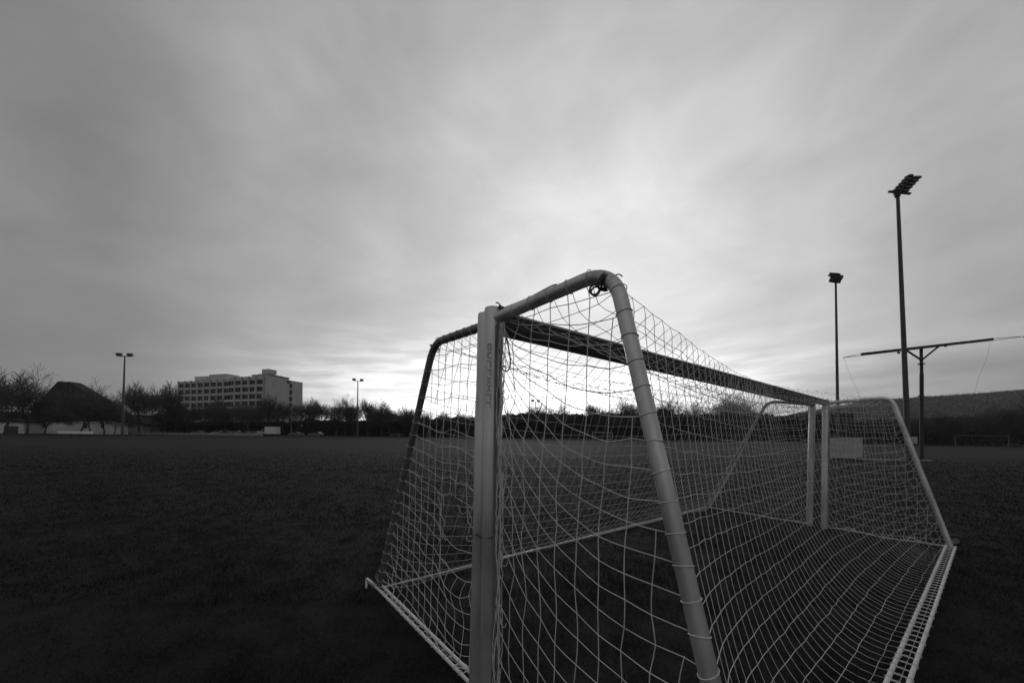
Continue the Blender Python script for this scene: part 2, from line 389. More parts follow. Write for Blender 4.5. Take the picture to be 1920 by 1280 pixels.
CELL = 0.12
def path_points(P, d):
    """points along polyline P every ~d, returned with corner kept"""
    P = [np.array(p, float) for p in P]; out = [P[0]]
    for a, b in zip(P[:-1], P[1:]):
        k = max(1, int(round(np.linalg.norm(b - a) / d)))
        out += [a + (b - a) * i / k for i in range(1, k + 1)]
    return out
def make_net(parent, bar_n, bar_f, cn, cf, gn, gf, post_n, post_f, outn, outf, rc, slack_w, slack_h, near_lift, near_slack, rad, holes=(), seed=1, pull=0.0, pull_t=.5, sag=0.0, ring_u=(0, 0, 0)):
    r_ = np.random.default_rng(seed); upz_ = np.array([0, 0, 1.]); vin = np.array(outn, float)
    cs = Cords()
    # ---- main sheet: crossbar -> rear corners -> ground bar
    Ln = path_points([bar_n, cn, gn], CELL); NR = len(Ln)
    # same count on the far side
    d1 = np.linalg.norm(np.array(cn) - np.array(bar_n)); k1 = max(1, int(round(d1 / CELL)))
    Lf = [np.array(bar_f) + (np.array(cf) - np.array(bar_f)) * i / k1 for i in range(k1 + 1)]
    k2 = NR - 1 - k1
    Lf += [np.array(cf) + (np.array(gf) - np.array(cf)) * i / k2 for i in range(1, k2 + 1)]
    # the corner node sits on the tube's bend, not on the sharp corner
    mv = lambda Q: Q[k1] + (Q[k1 - 1] - Q[k1]) * .33 + (Q[k1 + 1] - Q[k1]) * .33
    Ln[k1] = mv(Ln); Lf[k1] = mv(Lf)
    NC = int(round(np.linalg.norm(np.array(bar_f) - np.array(bar_n)) / CELL))
    P = np.zeros((NR, NC + 1, 3)); 
    for j in range(NR):
        for i in range(NC + 1):
            t = i / NC; P[j, i] = Ln[j] * (1 - t) + Lf[j] * t
    # the free border is drawn in towards the crossbar at mid span
    for i in range(1, NC):
        t = i / NC; q = min(t / pull_t, (1 - t) / (1 - pull_t)); q = q * pull
        tgt = P[0, i] + vin * .06 - upz_ * .02
        bd = P[k1, i] * (1 - q) + tgt * q + upz_ * (-.10 * math.sin(math.pi * min(1, t / pull_t)) * (t < pull_t))
        g_ = P[NR - 1, i].copy()
        for j in range(1, k1 + 1): P[j, i] = P[0, i] + (bd - P[0, i]) * j / k1 - upz_ * .25 * q * math.sin(math.pi * j / k1)
        for j in range(k1 + 1, NR): P[j, i] = bd + (g_ - bd) * (j - k1) / (NR - 1 - k1)
    P[1:-1, 1:-1] += r_.normal(0, .003, P[1:-1, 1:-1].shape)
    idx = lambda j, i: j * (NC + 1) + i
    E = []; R = []
    for j in range(1, NR):
        wl = np.linalg.norm(Lf[j] - Ln[j]) / NC
        for i in range(NC):
            d_ = np.linalg.norm(P[j, i + 1] - P[j, i])
            E.append((idx(j, i), idx(j, i + 1))); R.append(d_ * ((slack_w * (1 + r_.normal(0, .008))) if j != k1 else .997))
    for j in range(NR - 1):
        for i in range(NC + 1):
            l0 = np.linalg.norm(P[j + 1, i] - P[j, i]); l0 = max(l0, CELL * .9) if j < k1 else l0
            E.append((idx(j, i), idx(j + 1, i))); R.append(l0 * slack_h * (1 + r_.normal(0, .008)))
    pins = {idx(j, 0) for j in range(NR)} | {idx(j, NC) for j in range(NR)} | {idx(0, i) for i in range(NC + 1)}
    pins |= {idx(NR - 1, i) for i in range(0, NC + 1)}
    for i in range(1, NC): 
        if i < NC * .6 or i % 2: pins.add(idx(k1, i))
    X = relax(P.reshape(-1, 3), pins, E, R).reshape(NR, NC + 1, 3)
    for j in range(1, NR): cs.cord(catmull(X[j], 2), rad)
    for i in range(NC + 1): cs.cord(catmull(X[:, i], 2), rad)
    cs.knots(X[1:, ::1].reshape(-1, 3), rad * 1.9)
    # border cord along crossbar with wraps
    # ---- side sheets
    rad_m = rad; rad = rad * 1.2
    for side, (post, C, G, lift, sl, out) in enumerate(((post_n, cn, gn, near_lift, near_slack, outn), (post_f, cf, gf, 0.05, 1.05, outf))):
        post, C, G = np.array(post, float), np.array(C, float), np.array(G, float)
        C = np.array((Ln if side == 0 else Lf)[k1]); edge = (Ln if side == 0 else Lf)[k1:]           # nodes on the slanting tube, top to ground
        nodes = []; ids = []; Es = []; Rs = []; pin = set(); tubes = []
        for j, e in enumerate(edge):
            z = e[2]; p0 = np.array([post[0], post[1], z])
            wv = e - p0; wd = np.linalg.norm(wv); K = max(2, int(wd / CELL + .45))
            row = []
            for k in range(K + 1):
                t = min(1, k * CELL / wd) if k < K else 1.0
                q = p0 + wv * t
                zf = z / 2.44
                q = q + upz_ * (lift * (1 - zf ** 3) * (1 - t) ** 2.1 * ((.38 + .62 * min(1, z / 1.1)) if lift > 0 else min(1, z / .5)) - (sag if side == 0 else .02) * math.sin(math.pi * t) * (1 - zf) ** .5)
                q[2] = max(min(q[2], 2.36), .03)
                if 0 < k < K: q = q + r_.normal(0, .005, 3)
                row.append(len(nodes)); nodes.append(q)
                if k == K: pin.add(row[-1])
                if k == 0 and (j % 2 == 0 or side): pin.add(row[-1])
                if j == 0: pin.add(row[-1]) 
            if j == 0:
                for k, nid in enumerate(row):          # along the top bar
                    t = k / (len(row) - 1); nodes[nid] = np.array(bar_n if side == 0 else bar_f) * (1 - t) + C * t
            if j == len(edge) - 1 and (lift < .1 or side):
                for nid in row: pin.add(nid)
            ids.append(row)
        for j, row in enumerate(ids):
            for k in range(len(row) - 1):
                a, b = row[k], row[k + 1]
                l = np.linalg.norm(nodes[b] - nodes[a])
                Es.append((a, b)); Rs.append(l * sl * (1 + r_.normal(0, .03)))
            if j + 1 < len(ids):
                up = row; dn = ids[j + 1]
                for k in range(len(dn) - 1):
                    a = up[min(k, len(up) - 1)]; b = dn[k]
                    if k > len(up) - 1: continue
                    Es.append((a, b)); Rs.append(max(.03, np.linalg.norm(nodes[b] - nodes[a])) * (1 + r_.normal(0, .03)) * 1.015)
        gone = set()
        if side == 0:
            for (hj, hk) in holes:
                if hj < len(ids) and hk < len(ids[hj]): gone.add(ids[hj][hk])
        keep = [q for q, (a, b) in enumerate(Es) if not (a in gone and b in gone) and not ((a in gone) and r_.random() < .55)]
        Es2 = [Es[q] for q in keep]; Rs2 = [Rs[q] for q in keep]
        Y = relax(nodes, pin, Es2, Rs2, steps=220)
        ok = {tuple(e) for e in Es2}
        # draw as continuous cords broken at the holes
        def draw(seq):
            run = [seq[0]]
            for a, b in zip(seq[:-1], seq[1:]):
                if (a, b) in ok: run.append(b)
                else:
                    if len(run) > 1: cs.cord(catmull(Y[run], 2), rad)
                    run = [b]
            if len(run) > 1: cs.cord(catmull(Y[run], 2), rad)
        for row in ids[1:]: draw(row)
        for k in range(max(len(r) for r in ids)):
            seq = [row[k] for row in ids if k < len(row) - 1 or (k == len(row) - 1 and row is ids[0])]
            if len(seq) > 1: draw(seq)
        cs.knots(Y, rad * 1.9)
    # cord loops round the tubes at every row
    for Lx, C in ((Ln, cn), (Lf, cf)):
        for j in range(1, NR - 1):
            if j == k1: continue
            t = Lx[min(j + 1, NR - 1)] - Lx[j - 1]; t /= np.linalg.norm(t)
            nv = Vector(t); x = nv.orthogonal().normalized(); y = nv.cross(x)
            tilt = r_.normal(0, .12); 
            a = np.linspace(0, 2 * np.pi, 19)
            c = np.array(Lx[j]) - np.array(ring_u) * (.05 if Lx is Ln else -.05) * max(0, 1 - j / k1)
            ring = np.array([c + np.array(x) * math.cos(q) * rc + np.array(y) * math.sin(q) * rc + t * math.sin(q + 1) * tilt * rc for q in a])
            cs.cord(ring, rad * .95)
    return cs, X, Ln, Lf

# ------------------------------------------------------------------ full-size goals, standing front to front
HB = 2.375
def goal(label, nb, fb, cn, cf, gn, gf, rt, netargs, lean=0.0, m_sup=None):
    nb, fb, cn, cf, gn, gf = [Vector(p) for p in (nb, fb, cn, cf, gn, gf)]
    root = empty('football_goal', (nb.x, nb.y, 0), label, 'football goal', 'two goals pushed together front to front')
    u = (fb - nb).normalized(); vdir = (gn - nb); vdir = (vdir - u * vdir.dot(u)).normalized(); up = Vector((0, 0, 1))
    def post(base):
        m = MB(); ln = Vector((lean, 0, 0))
        P = [base - ln + up * .0, base + up * 2.425, base + up * 2.436, base + up * 2.44]
        m.tube(P, [.06, .06, .056, .046], 28, upv=u, oval=.86)
        o = m.build('post', m_alu, root)
        s_ = MB()              # net rail along the rear of the post
        c0 = base + vdir * .055 
        s_.box(c0 + up * 1.17 + u * .012, (.012, .014, 2.3), rz=math.atan2(u.y, u.x)); s_.box(c0 + up * 1.17 - u * .016, (.012, .014, 2.3), rz=math.atan2(u.y, u.x))
        s_.build('net_rail', m_alu_d, o)
        return o
    pn = post(nb); pf = post(fb)
    m = MB(); e = u * .045
    m.tube([nb + e + up * HB, fb - e + up * HB], .058, 26, upv=up, oval=.88)
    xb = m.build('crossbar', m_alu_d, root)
    m = MB(); rr = up * (HB + .02) + vdir * .056
    m.bar(nb + e + rr - up * .035, fb - e + rr - up * .035, .012, .012)
    m.bar(nb + e + rr - up * .005, fb - e + rr - up * .005, .012, .012)
    m.build('net_rail', m_groove, xb)
    for base, c, gr in ((nb, cn, gn), (fb, cf, gf)):
        m = MB(); st = base + vdir * .03 + up * (HB - .005)
        P = [st] + fillet(st, c, gr, .17, 12) + [gr]
        m.tube(P, rt, 22)
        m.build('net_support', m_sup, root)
    # ground frame: open double rail with rungs
    def rail(a, b, w, r, step, name, mt, rungs=True):
        a, b = Vector(a), Vector(b); t = (b - a).normalized(); sd_ = Vector((t.y, -t.x, 0)); m = MB()
        m.tube([a + sd_ * w + up * .03, b + sd_ * w + up * .03], r, 8); m.tube([a - sd_ * w + up * .03, b - sd_ * w + up * .03], r, 8)
        if rungs:
            L_ = (b - a).length; k = int(L_ / step)
            for i in range(k + 1):
                c = a + t * (L_ * (i + .5) / (k + 1)) + up * .03
                m.tube([c - sd_ * w, c + sd_ * w], r * .35, 5)
                if i % 2: m.ring(c + sd_ * w + t * random.uniform(-.03, .03), t, r * 1.25, .003, 10, 4)
                m.ring(c - sd_ * w + t * random.uniform(-.03, .03), t, r * 1.25, .003, 10, 4)
        return m.build(name, mt, root)
    return root, rail, dict(u=u, v=vdir, nb=nb, fb=fb, cn=cn, cf=cf, gn=gn, gf=gf, pn=pn, pf=pf)

# right goal (A)
An, Af = Vector((-.12, 2.17, 0)), Vector((5.91, 6.69, 0))
Acn, Acf = Vector((.46, 1.64, 2.44)), Vector((6.72, 6.29, 2.44))
Agn, Agf = Vector((.82, 1.05, .03)), Vector((6.80, 5.48, .03))
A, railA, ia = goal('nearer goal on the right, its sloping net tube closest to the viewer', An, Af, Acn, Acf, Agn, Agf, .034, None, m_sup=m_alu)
railA(Agn, Agf, .045, .014, .12, 'ground_bar', m_white)
railA(An + ia['v'] * .06, Agn, .03, .012, .12, 'side_bar', m_white)
# left goal (B)
Bn, Bf = Vector((-.17, 2.272, 0)), Vector((5.86, 6.93, 0))
Bcn, Bcf = Vector((-.67, 3.0, 2.44)), Vector((5.13, 7.12, 2.44))
Bgn, Bgf = Vector((-1.40, 3.77, .03)), Vector((4.75, 8.60, .03))
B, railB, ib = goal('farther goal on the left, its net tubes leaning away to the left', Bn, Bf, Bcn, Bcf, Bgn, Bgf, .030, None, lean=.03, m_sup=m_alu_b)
railB(Bn + ib['v'] * .06, Bgn, .030, .0125, .11, 'side_bar', m_white)
mb = MB(); mb.tube([Bgn, Bgf], .010, 10); mb.build('ground_bar', m_alu, B)

def wheel(root, c, axis, r=.085):
    m = MB(); axis = Vector(axis).normalized(); c = Vector(c)
    m.ring(c, axis, r - .025, .028, 24, 10); o = m.build('wheel', m_rubber, root)
    m = MB(); m.tube([c - axis * .03, c + axis * .03], r * .55, 16); m.build('hub', m_alu_d, o)
    return o
wheel(A, Agf + Vector((.13, .06, .10)), (.6, .75, 0))
mb = MB(); mb.bar(Agf + Vector((0, 0, .04)), Agf + Vector((.15, .07, .11)), .03); mb.build('wheel_bracket', m_alu_d, A)
wheel(B, Bgn + Vector((-.02, .09, .09)), (.6, .75, 0), .075)
mb = MB(); mb.bar(Bgn + Vector((0, 0, .0)), Bgn + Vector((-.17, .10, .06)), .028); mb.bar(Bgn + Vector((-.17, .10, .06)), Bgn + Vector((-.15, .05, -.02)), .022)
mb.build('wheel_bracket', m_alu, B)

v3 = lambda p: np.array(p, float)
va, vb = v3(ia['v']), v3(ib['v']); ua = v3(ia['u'])
upz = np.array([0, 0, 1.])
fillA = lambda c, base: v3(c) + np.array([0, 0, -.0])
csA, XA, LnA, LfA = make_net(A,
    v3(An) + va * .06 + upz * 2.37 + ua * .05, v3(Af) + va * .06 + upz * 2.37 - ua * .05,
    v3(Acn), v3(Acf), v3(Agn), v3(Agf),
    v3(An) + va * .06 + ua * .02, v3(Af) + va * .06, ia['v'], ia['v'], .0365, 1.022, 1.07, .78, 1.03, .0019, seed=4, pull=.92, pull_t=.55, ring_u=ua)
# net edge bundled loosely down the back of the near post
for q_ in range(7):
    zz = np.arange(.12, 2.34, .035); off = va * (.085 + .012 * q_ / 2) + ua * (.01 * (q_ % 3) - .02)
    w1, w2 = rng.uniform(4, 13, 2); ph = rng.uniform(0, 6, 2)
    P_ = v3(An)[None] + off[None] + upz[None] * zz[:, None] + va[None] * (.013 * np.sin(zz * w1 + ph[0]))[:, None] + ua[None] * (.012 * np.sin(zz * w2 + ph[1]))[:, None] + rng.normal(0, .003, (len(zz), 3))
    csA.cord(catmull(P_, 2), .0022)
for z_ in (.55, .92, 1.31, 1.42, 1.9):
    a_ = np.linspace(0, 6.28, 15); r0 = rng.uniform(.014, .026)
    c_ = v3(An) + va * .10 + upz * z_
    csA.cord(c_[None] + va[None] * (np.cos(a_) * r0)[:, None] + upz[None] * (np.sin(a_) * r0 * 1.6)[:, None] + ua[None] * (.006 * a_)[:, None], .0024)
csA.build('net', m_net, A)
holesB = [(13, 9), (14, 9), (14, 8), (15, 8), (13, 8), (12, 9), (16, 8), (15, 9)]
csB, XB, LnB, LfB = make_net(B,
    v3(Bn) + vb * .06 + upz * 2.37 + ua * .05, v3(Bf) + vb * .06 + upz * 2.37 - ua * .05,
    v3(Bcn), v3(Bcf), v3(Bgn), v3(Bgf),
    v3(Bn) + vb * .06 + ua * .02, v3(Bf) + vb * .06, ib['v'], ib['v'], .032, 1.012, 1.02, -.20, 1.02, .0019, pull=.6, pull_t=.5, sag=.05, ring_u=ua, holes=[(10, 3), (10, 4), (11, 3), (11, 4), (12, 2), (12, 3), (12, 4), (13, 3), (13, 2), (11, 2)], seed=11)
# torn cord ends hanging in the hole of the side net
for pts_ in ([(822, 930), (826, 955), (823, 985), (829, 1008), (827, 1012)], [(823, 958), (834, 980), (829, 1000), (836, 1013)], [(858, 945), (865, 962), (873, 960), (879, 950)],
             [(878, 955), (884, 975), (880, 990), (879, 1000)], [(862, 902), (868, 905), (877, 907), (889, 922)], [(824, 985), (838, 1010), (856, 1028), (870, 1032), (889, 1040)],
             [(720, 1110), (738, 1118), (744, 1128), (759, 1133)], [(830, 925), (832, 940), (831, 956)]):
    csB.cord(catmull(np.array([v3(at(x_, y_, 2.68 + (840 - x_) * .0045)) for x_, y_ in pts_]), 4), .0022)
a_ = np.linspace(0, 6.28, 15); c_ = at(882, 1009, 2.42)
csB.cord(np.array([[c_.x + .027 * math.cos(t_), c_.y, c_.z + .018 * math.sin(t_)] for t_ in a_]), .0028)
csB.build('net', m_net, B)

# sticker lettering up the near posts (worn, unreadable vertical strip of block characters)
def worn_strip(root, base, ang, z0, z1, name):
    m = MB(); z = z1; R_ = .0605
    rr = random.Random(5)
    def patch(a0, a1, za, zb):
        k = 3; V = []
        for i in range(k + 1):
            a = a0 + (a1 - a0) * i / k
            for zz in (za, zb): V.append((base.x + math.cos(a) * R_, base.y + math.sin(a) * R_, zz))
        m.add(V, [(2 * i, 2 * i + 2, 2 * i + 3, 2 * i + 1) for i in range(k)])
    while z > z0:
        h = rr.uniform(.030, .042); t = .008
        k = rr.randrange(4); w = .50
        patch(ang - w / 2, ang + w / 2, z - t, z)
        if k != 1: patch(ang - w / 2, ang + w / 2, z - h, z - h + t)
        if k in (0, 2): patch(ang - w / 2, ang - w / 2 + .16, z - h, z)
        if k in (1, 2): patch(ang + w / 2 - .16, ang + w / 2, z - h, z)
        if k == 3: patch(ang - .08, ang + .08, z - h, z)
        z -= h + .012
    return m.build(name, m_sticker, root)
worn_strip(ia['pn'], An, math.radians(-112), 1.86, 2.21, 'sticker')

# ------------------------------------------------------------------ ropes
def spline(P, n=8): return [Vector(p) for p in catmull(np.array([v3(q) for q in P]), n)]
m = MB(); axd = (Agn - Acn).normalized(); cc = Acn
p_bend = Acn + Vector((-.035, .03, -.045)) 
for k in range(5):
    d = Vector((.58, -.53, -.55 - .12 * k)).normalized()
    m.ring(p_bend + Vector((.004 * k, -.004 * k, -.006 * k)) + Vector((random.uniform(-.006, .006),) * 3), d, .037 + .001 * k, .0042, 20, 6)
m.ring(p_bend + Vector((-.045, .0, -.045)), (.2, 1, .2), .022, .005, 18, 6)
m.ring(p_bend + Vector((-.040, .004, -.050)), (.5, 1, 0), .020, .0045, 18, 6)
m.tube(spline([p_bend + Vector((.03, -.02, .01)), p_bend + Vector((.06, -.03, .015)), p_bend + Vector((.075, -.035, .002))]), .003, 5)
m.build('corner_tie', m_rope, A)
m = MB()
for k in range(3):
    m.ring(Bcn + Vector((.012 * k, -.012 * k, -.03 - .012 * k)), Vector((.4, -.4, .8 - .2 * k)), .034, .004, 18, 5)
m.build('corner_tie', m_rope, B)
# rope tail hanging beside the near post, and the knot at its top
m = MB(); q = An + Vector((.035, -.045, 0))
m.tube(spline([q + Vector((.02, 0, 2.40)), q + Vector((.03, 0, 2.30)), q + Vector((.055, 0, 2.2)), q + Vector((.07, 0, 2.1)), q + Vector((.055, 0, 2.05)), q + Vector((.02, 0, 2.06)), q + Vector((.005, .01, 2.12))]), .0045, 6)
for k in range(4):
    m.ring(q + Vector((.015, .01, 2.435 - .008 * k)), (.3 + .2 * k, -.4, 1), .018, .005, 14, 5)
m.tube(spline([q + Vector((.01, .01, 2.44)), q + Vector((-.01, .01, 2.46)), q + Vector((-.02, 0, 2.455))]), .004, 5)
m.tube(spline([An + Vector((.05, -.03, 2.425)), An + Vector((.2, -.16, 2.44)), An + Vector((.33, -.3, 2.455)), An + Vector((.36, -.33, 2.43))]), .004, 5)
m.build('rope_tail', m_rope, A)
# rope lashing both near posts together
m = MB(); cmid = (An + Bn) / 2 + Vector((-.003, 0, 1.055)); dv = (An - Bn).normalized()
for k in range(3):
    P = []
    for i in range(33):
        t = 2 * math.pi * i / 32
        c_, s_ = math.cos(t), math.sin(t)
        x = dv * (abs(c_) ** .8 * (1 if c_ > 0 else -1)) * .112 + Vector((-dv.y, dv.x, 0)) * s_ * .064
        P.append(cmid + x + Vector((0, 0, -.008 * k + .010 * math.sin(t + k))))
    m.tube(P, .0034, 6, cap=False)
m.ring(cmid + Vector((-.10, -.04, -.012)), (.2, 1, 0), .016, .003, 16, 5)
tag(m.build('rope', m_rope), 'dark rope lashing the two near posts together at waist height', 'rope')
# pale rope from the far post to the far rear corner
m = MB(); a, b = Af + Vector((.05, -.06, .04)), Agf
P = [a + (b - a) * t + Vector((0, 0, .015 * math.sin(t * 9))) for t in [i / 14 for i in range(15)]]
m.tube(P, .009, 6)
for t in (.14, .68):
    c = a + (b - a) * t; dd = (b - a) * .09
    m.tube(spline([c, c + dd * .3 + Vector((.02, .02, .05)), c + dd + Vector((0, .02, .04)), c + dd * 1.3]), .008, 6)
m.build('side_rope', m_rope_l, A)
m = MB(); a, b = Bf + Vector((-.05, .05, .03)), Bgf
m.tube([a, b], .011, 6); m.build('side_bar', m_rope_l, B)
# short hanger between crossbar and top tube
m = MB(); a = An + (Acn - An) * .18; m.box((a.x - .01, a.y + .06, 2.37), (.012, .006, .12), rz=.6); m.build('strap', m_groove, A)

# ------------------------------------------------------------------ floodlight masts
def mast(base, top, r0, r1, label, style, yaw=0.0, group='floodlight masts round the field'):
    base, top = Vector(base), Vector(top)
    root = empty('floodlight_mast', base, label, 'floodlight mast', group)
    m = MB(); m.tube([base, base + (top - base) * .5, top], [r0, (r0 + r1) / 2, r1], 12); m.build('pole', m_steel, root)
    Rz = Matrix.Rotation(yaw, 3, 'Z')
    def lampbox(c, w, h, d, tilt):
        R_ = Rz @ Matrix.Rotation(tilt, 3, 'X')
        mm = MB(); mm.box(c, (w, d, h), mtx=R_); o = mm.build('floodlight', m_lampbox, root)
        mm = MB(); mm.box(Vector(c) + R_ @ Vector((0, -d / 2 - .012, 0)), (w * .88, .02, h * .8), mtx=R_); mm.build('lens', m_lampglass, o)
    if style == 'pair':
        mm = MB(); mm.box(top + Vector((0, 0, .02)), (2.4, .12, .12), mtx=Rz); mm.build('cross_arm', m_steel_d, root)
        for s_ in (-1, 1): lampbox(top + Rz @ Vector((1.05 * s_, -.05, .35)), .95, .62, .4, .35)
    elif style == 'cluster':
        mm = MB(); mm.box(top + Rz @ Vector((-.3, 0, .1)), (1.0, .12, .12), mtx=Rz); mm.bar(top, top + Vector((-.1, 0, .8)), .1); mm.build('cross_arm', m_steel_d, root)
        for a_, b_, t_ in ((-.62, .25, .5), (-.1, .12, .4), (-.75, .62, .6), (-.25, .66, .5), (.16, .5, .3)): lampbox(top + Rz @ Vector((a_, -.2, b_)), .46, .36, .34, t_)
    elif style == 'ladder':
        mm = MB(); a, b = top + Rz @ Vector((-.05, 0, .0)), top + Rz @ Vector((.80, -.1, 1.0))
        mm.bar(a, b, .20, .12); mm.bar(top + Rz @ Vector((-.48, .1, .16)), top + Rz @ Vector((.72, -.1, -.10)), .12, .09)
        mm.tube([top - Vector((0, 0, .25)), top + Vector((0, 0, .1))], [.13, .22], 10)
        mm.build('lamp_frame', m_steel_d, root)
        for i in range(5):
            c = a + (b - a) * ((i + .75) / 5)
            for s_ in (-1, 1):
                lampbox(c + Rz @ Vector((.30 if s_ > 0 else -.16, 0, -.05 * s_)), .42 if s_ > 0 else .24, .11, .3, .12)
    return root
p = at(229, 819, 75); top = at(234, 668, 75)
mast((p.x, p.y, g(75)), top, .25, .11, 'leftmost floodlight mast, two lamp boxes on top, beside the dark roofed house', 'pair', .1)
p = at(546, 818, 107); top = at(545, 719, 107); mast((p.x, p.y, g(107)), top, .17, .09, 'floodlight mast in front of the apartment block end wall', 'cluster', .2)
p = at(670, 818, 107); top = at(671, 714, 107); mast((p.x, p.y, g(107)), top, .26, .12, 'slender floodlight mast standing alone between block and goal', 'pair', .5)
p = at(1007, 822, 118); top = at(1004, 753, 118); mast((p.x, p.y, g(118)), top, .2, .1, 'small far floodlight mast seen through the near goal net', 'pair', .3)
p = at(1572, 850, 34); top = at(1567, 531, 34); mast((p.x, p.y, g(34)), top, .14, .08, 'second tallest floodlight mast, a dark cluster of lamps on top', 'cluster', .25)
p = at(1704, 878, 22.7); top = at(1683, 362, 22.7); mast((p.x, p.y, g(22.7)), top, .155, .085, 'tallest floodlight mast, on the right, lamps in a slanted ladder frame', 'ladder', .0)

# ------------------------------------------------------------------ T-shaped mast with cross boom
base = at(1728, 868, 27.0); base.z = g(27)
root = empty('boom_mast', base, 'dark T shaped mast with a long slanting boom on two braces', 'mast')
tt = at(1727, 650, 27.0)
m = MB(); m.tube([base, at(1728, 700, 27)], .115, 12); m.tube([at(1728, 700, 27), tt], .095, 12)
m.build('pole', m_steel_d, root)
for zz_ in ((682, .55), (742, .3)):
    c = at(1727.5, zz_[0], 27); w = zz_[1]; m = MB(); m.bar(c - Vector((w / 2, 0, 0)), c + Vector((w / 2, 0, 0)), .05); m.box(c, (.26, .26, .08)); m.build('bracket', m_steel_d, root)
bl, br = at(1616, 664, 26.0), at(1861, 636, 28.0)
m = MB(); m.bar(bl, br, .14, .20); o = m.build('boom', m_steel_d, root)
m = MB(); m.bar(at(1728, 675, 27), at(1700, 657, 26.7), .09); m.bar(at(1728, 675, 27), at(1760, 649, 27.25), .09); m.build('brace', m_steel_d, root)
for a, b in ((bl, at(1582, 670, 25.7)), (br, at(1919, 630.5, 28.4))):
    m = MB(); m.tube([a + Vector((0, 0, .08)), b], .016, 5); m.tube([a - Vector((0, 0, .08)), b, b - Vector((0, 0, .1))], .022, 5); m.build('wire_outrigger', m_steel_d, root)
for P in ([at(1583, 673, 25.7), at(1595, 705, 25.7), at(1610, 738, 25.7), at(1622, 775, 25.7)], [at(1856, 640, 27.9), at(1850, 672, 27.9), at(1836, 705, 27.9), at(1826, 745, 27.9)]):
    m = MB(); m.tube(spline(P), .005, 4); m.build('hanging_wire', m_steel, root)
for px, yy in ((1685, 661), (1773, 648)):
    m = MB(); c = at(px, yy, 26.9); m.box(c, (.12, .12, .14)); m.build('pulley', m_steel_d, root)

# ------------------------------------------------------------------ board, small box and low rail beyond the goals
c0, c1 = at(1564, 868, 27.5), at(1618, 868, 27.5)
root = empty('equipment_locker', (c0.x, c0.y, g(27.5)), 'pale flat sided locker seen through the far end of the net', 'locker')
m = MB(); m.box(((c0.x + c1.x) / 2, 28.0, g(28) + .95), (c1.x - c0.x, .9, 1.6)); m.build('body', m_board, root)
m = MB(); m.box(((c0.x + c1.x) / 2, 28.0, g(28) + 1.78), (c1.x - c0.x + .1, 1.0, .06)); m.build('lid', m_steel, root)
for x in (c0.x + .15, c1.x - .15):
    m = MB(); m.box((x, 28.0, g(28) + .075), (.1, .7, .15)); m.build('skid', m_steel_d, root)
c = at(1711, 825, 31); root = empty('switch_box', (c.x, c.y, g(31)), 'small pale box on a post beside the boom mast', 'box')
m = MB(); m.box(c, (.52, .3, .62)); m.build('housing', m_board, root)
m = MB(); m.tube([(c.x, c.y, g(31)), c - Vector((0, 0, .31))], .05, 8); m.build('post', m_steel_d, root)
m = MB(); a, b = at(1600, 869, 27), at(1746, 876, 25.8); a.z = g(27) + .004; b.z = g(26) + .004
root = empty('low_rail', a, 'thin pale rail lying low across the grass behind the goals', 'rail')
m.tube([a + Vector((0, 0, .12)), b + Vector((0, 0, .12))], .022, 8); m.build('bar', m_white, root)
for t in (.02, .35, .68, .98):
    m = MB(); m.tube([a + (b - a) * t, a + (b - a) * t + Vector((0, 0, .11))], .02, 6); m.build('foot', m_alu_d, root)

# ------------------------------------------------------------------ small far goals
def far_goal(a, b, h, dep, label, r=.06, mt=None):
    a, b = Vector(a), Vector(b); root = empty('football_goal', a, label, 'football goal')
    up = Vector((0, 0, 1)); t = (b - a).normalized(); nrm = Vector((-t.y, t.x, 0)) * dep
    mt = mt or m_white
    for p_ in (a, b):
        m = MB(); m.tube([p_, p_ + up * h], r, 8); m.build('post', mt, root)
        m = MB(); m.tube([p_ + up * h, p_ + nrm * .4 + up * h, p_ + nrm], r * .45, 6); m.build('net_support', m_alu_d, root)
    m = MB(); m.tube([a + up * h - t * r, b + up * h + t * r], r, 8); m.build('crossbar', mt, root)
    m = MB(); m.tube([a + nrm, b + nrm], r * .4, 6); m.build('ground_bar', m_alu_d, root)
a = at(1791, 836, 81); b = at(1891, 837, 75.2); a.z = g(81) ; b.z = g(75)
m_dim = mat('weathered_white_paint', .16, .7, var=.2)
far_goal(a, b, 2.44, 1.6, 'far white framed goal at the right edge of the field', .06, m_dim)
a = at(1111, 822, 135); b = at(1148, 822, 135); a.z = b.z = g(135)
far_goal(a, b, 2.44, 1.6, 'tiny far goal before the hedge, seen through the near net', .10)

# ------------------------------------------------------------------ apartment block
corner = at(502, 815, 145.0); corner.z = 1.4
ud = Vector((-.956, .295, 0)); wd = Vector((.295, .956, 0))       # along facade to the left; along end wall, away
root = empty('apartment_block', corner, 'seven storey pale apartment block with rows of dark windows', 'building')
def bl_box(m, s0, s1, d0, d1, z0, z1):
    P = [corner + ud * s + wd * d + Vector((0, 0, z)) for s in (s0, s1) for d in (d0, d1) for z in (z0, z1)]
    m.add(P, [(0, 1, 3, 2), (4, 6, 7, 5), (0, 4, 5, 1), (2, 3, 7, 6), (0, 2, 6, 4), (1, 5, 7, 3)])
ZT = 24.6; ST = 2.95
m = MB(); bl_box(m, 0, 54, 0.0, 9.5, 0, ZT - .9); bl_box(m, 0, 29, 9.5, 16.3, 0, ZT - .6); bl_box(m, 0.0, 20, -1.0, 0, 0, ZT - .4); bl_box(m, 0.02, 9, 0, 9.4, ZT - .9, ZT + .2)
m.build('wall', m_wall, root)
m = MB(); bl_box(m, 2, 7, 1.0, 7.5, ZT + .2, ZT + .9); bl_box(m, -.25, 9.2, -.25, 9.6, ZT + .2, ZT + .45); m.build('roof', m_wall2, root)
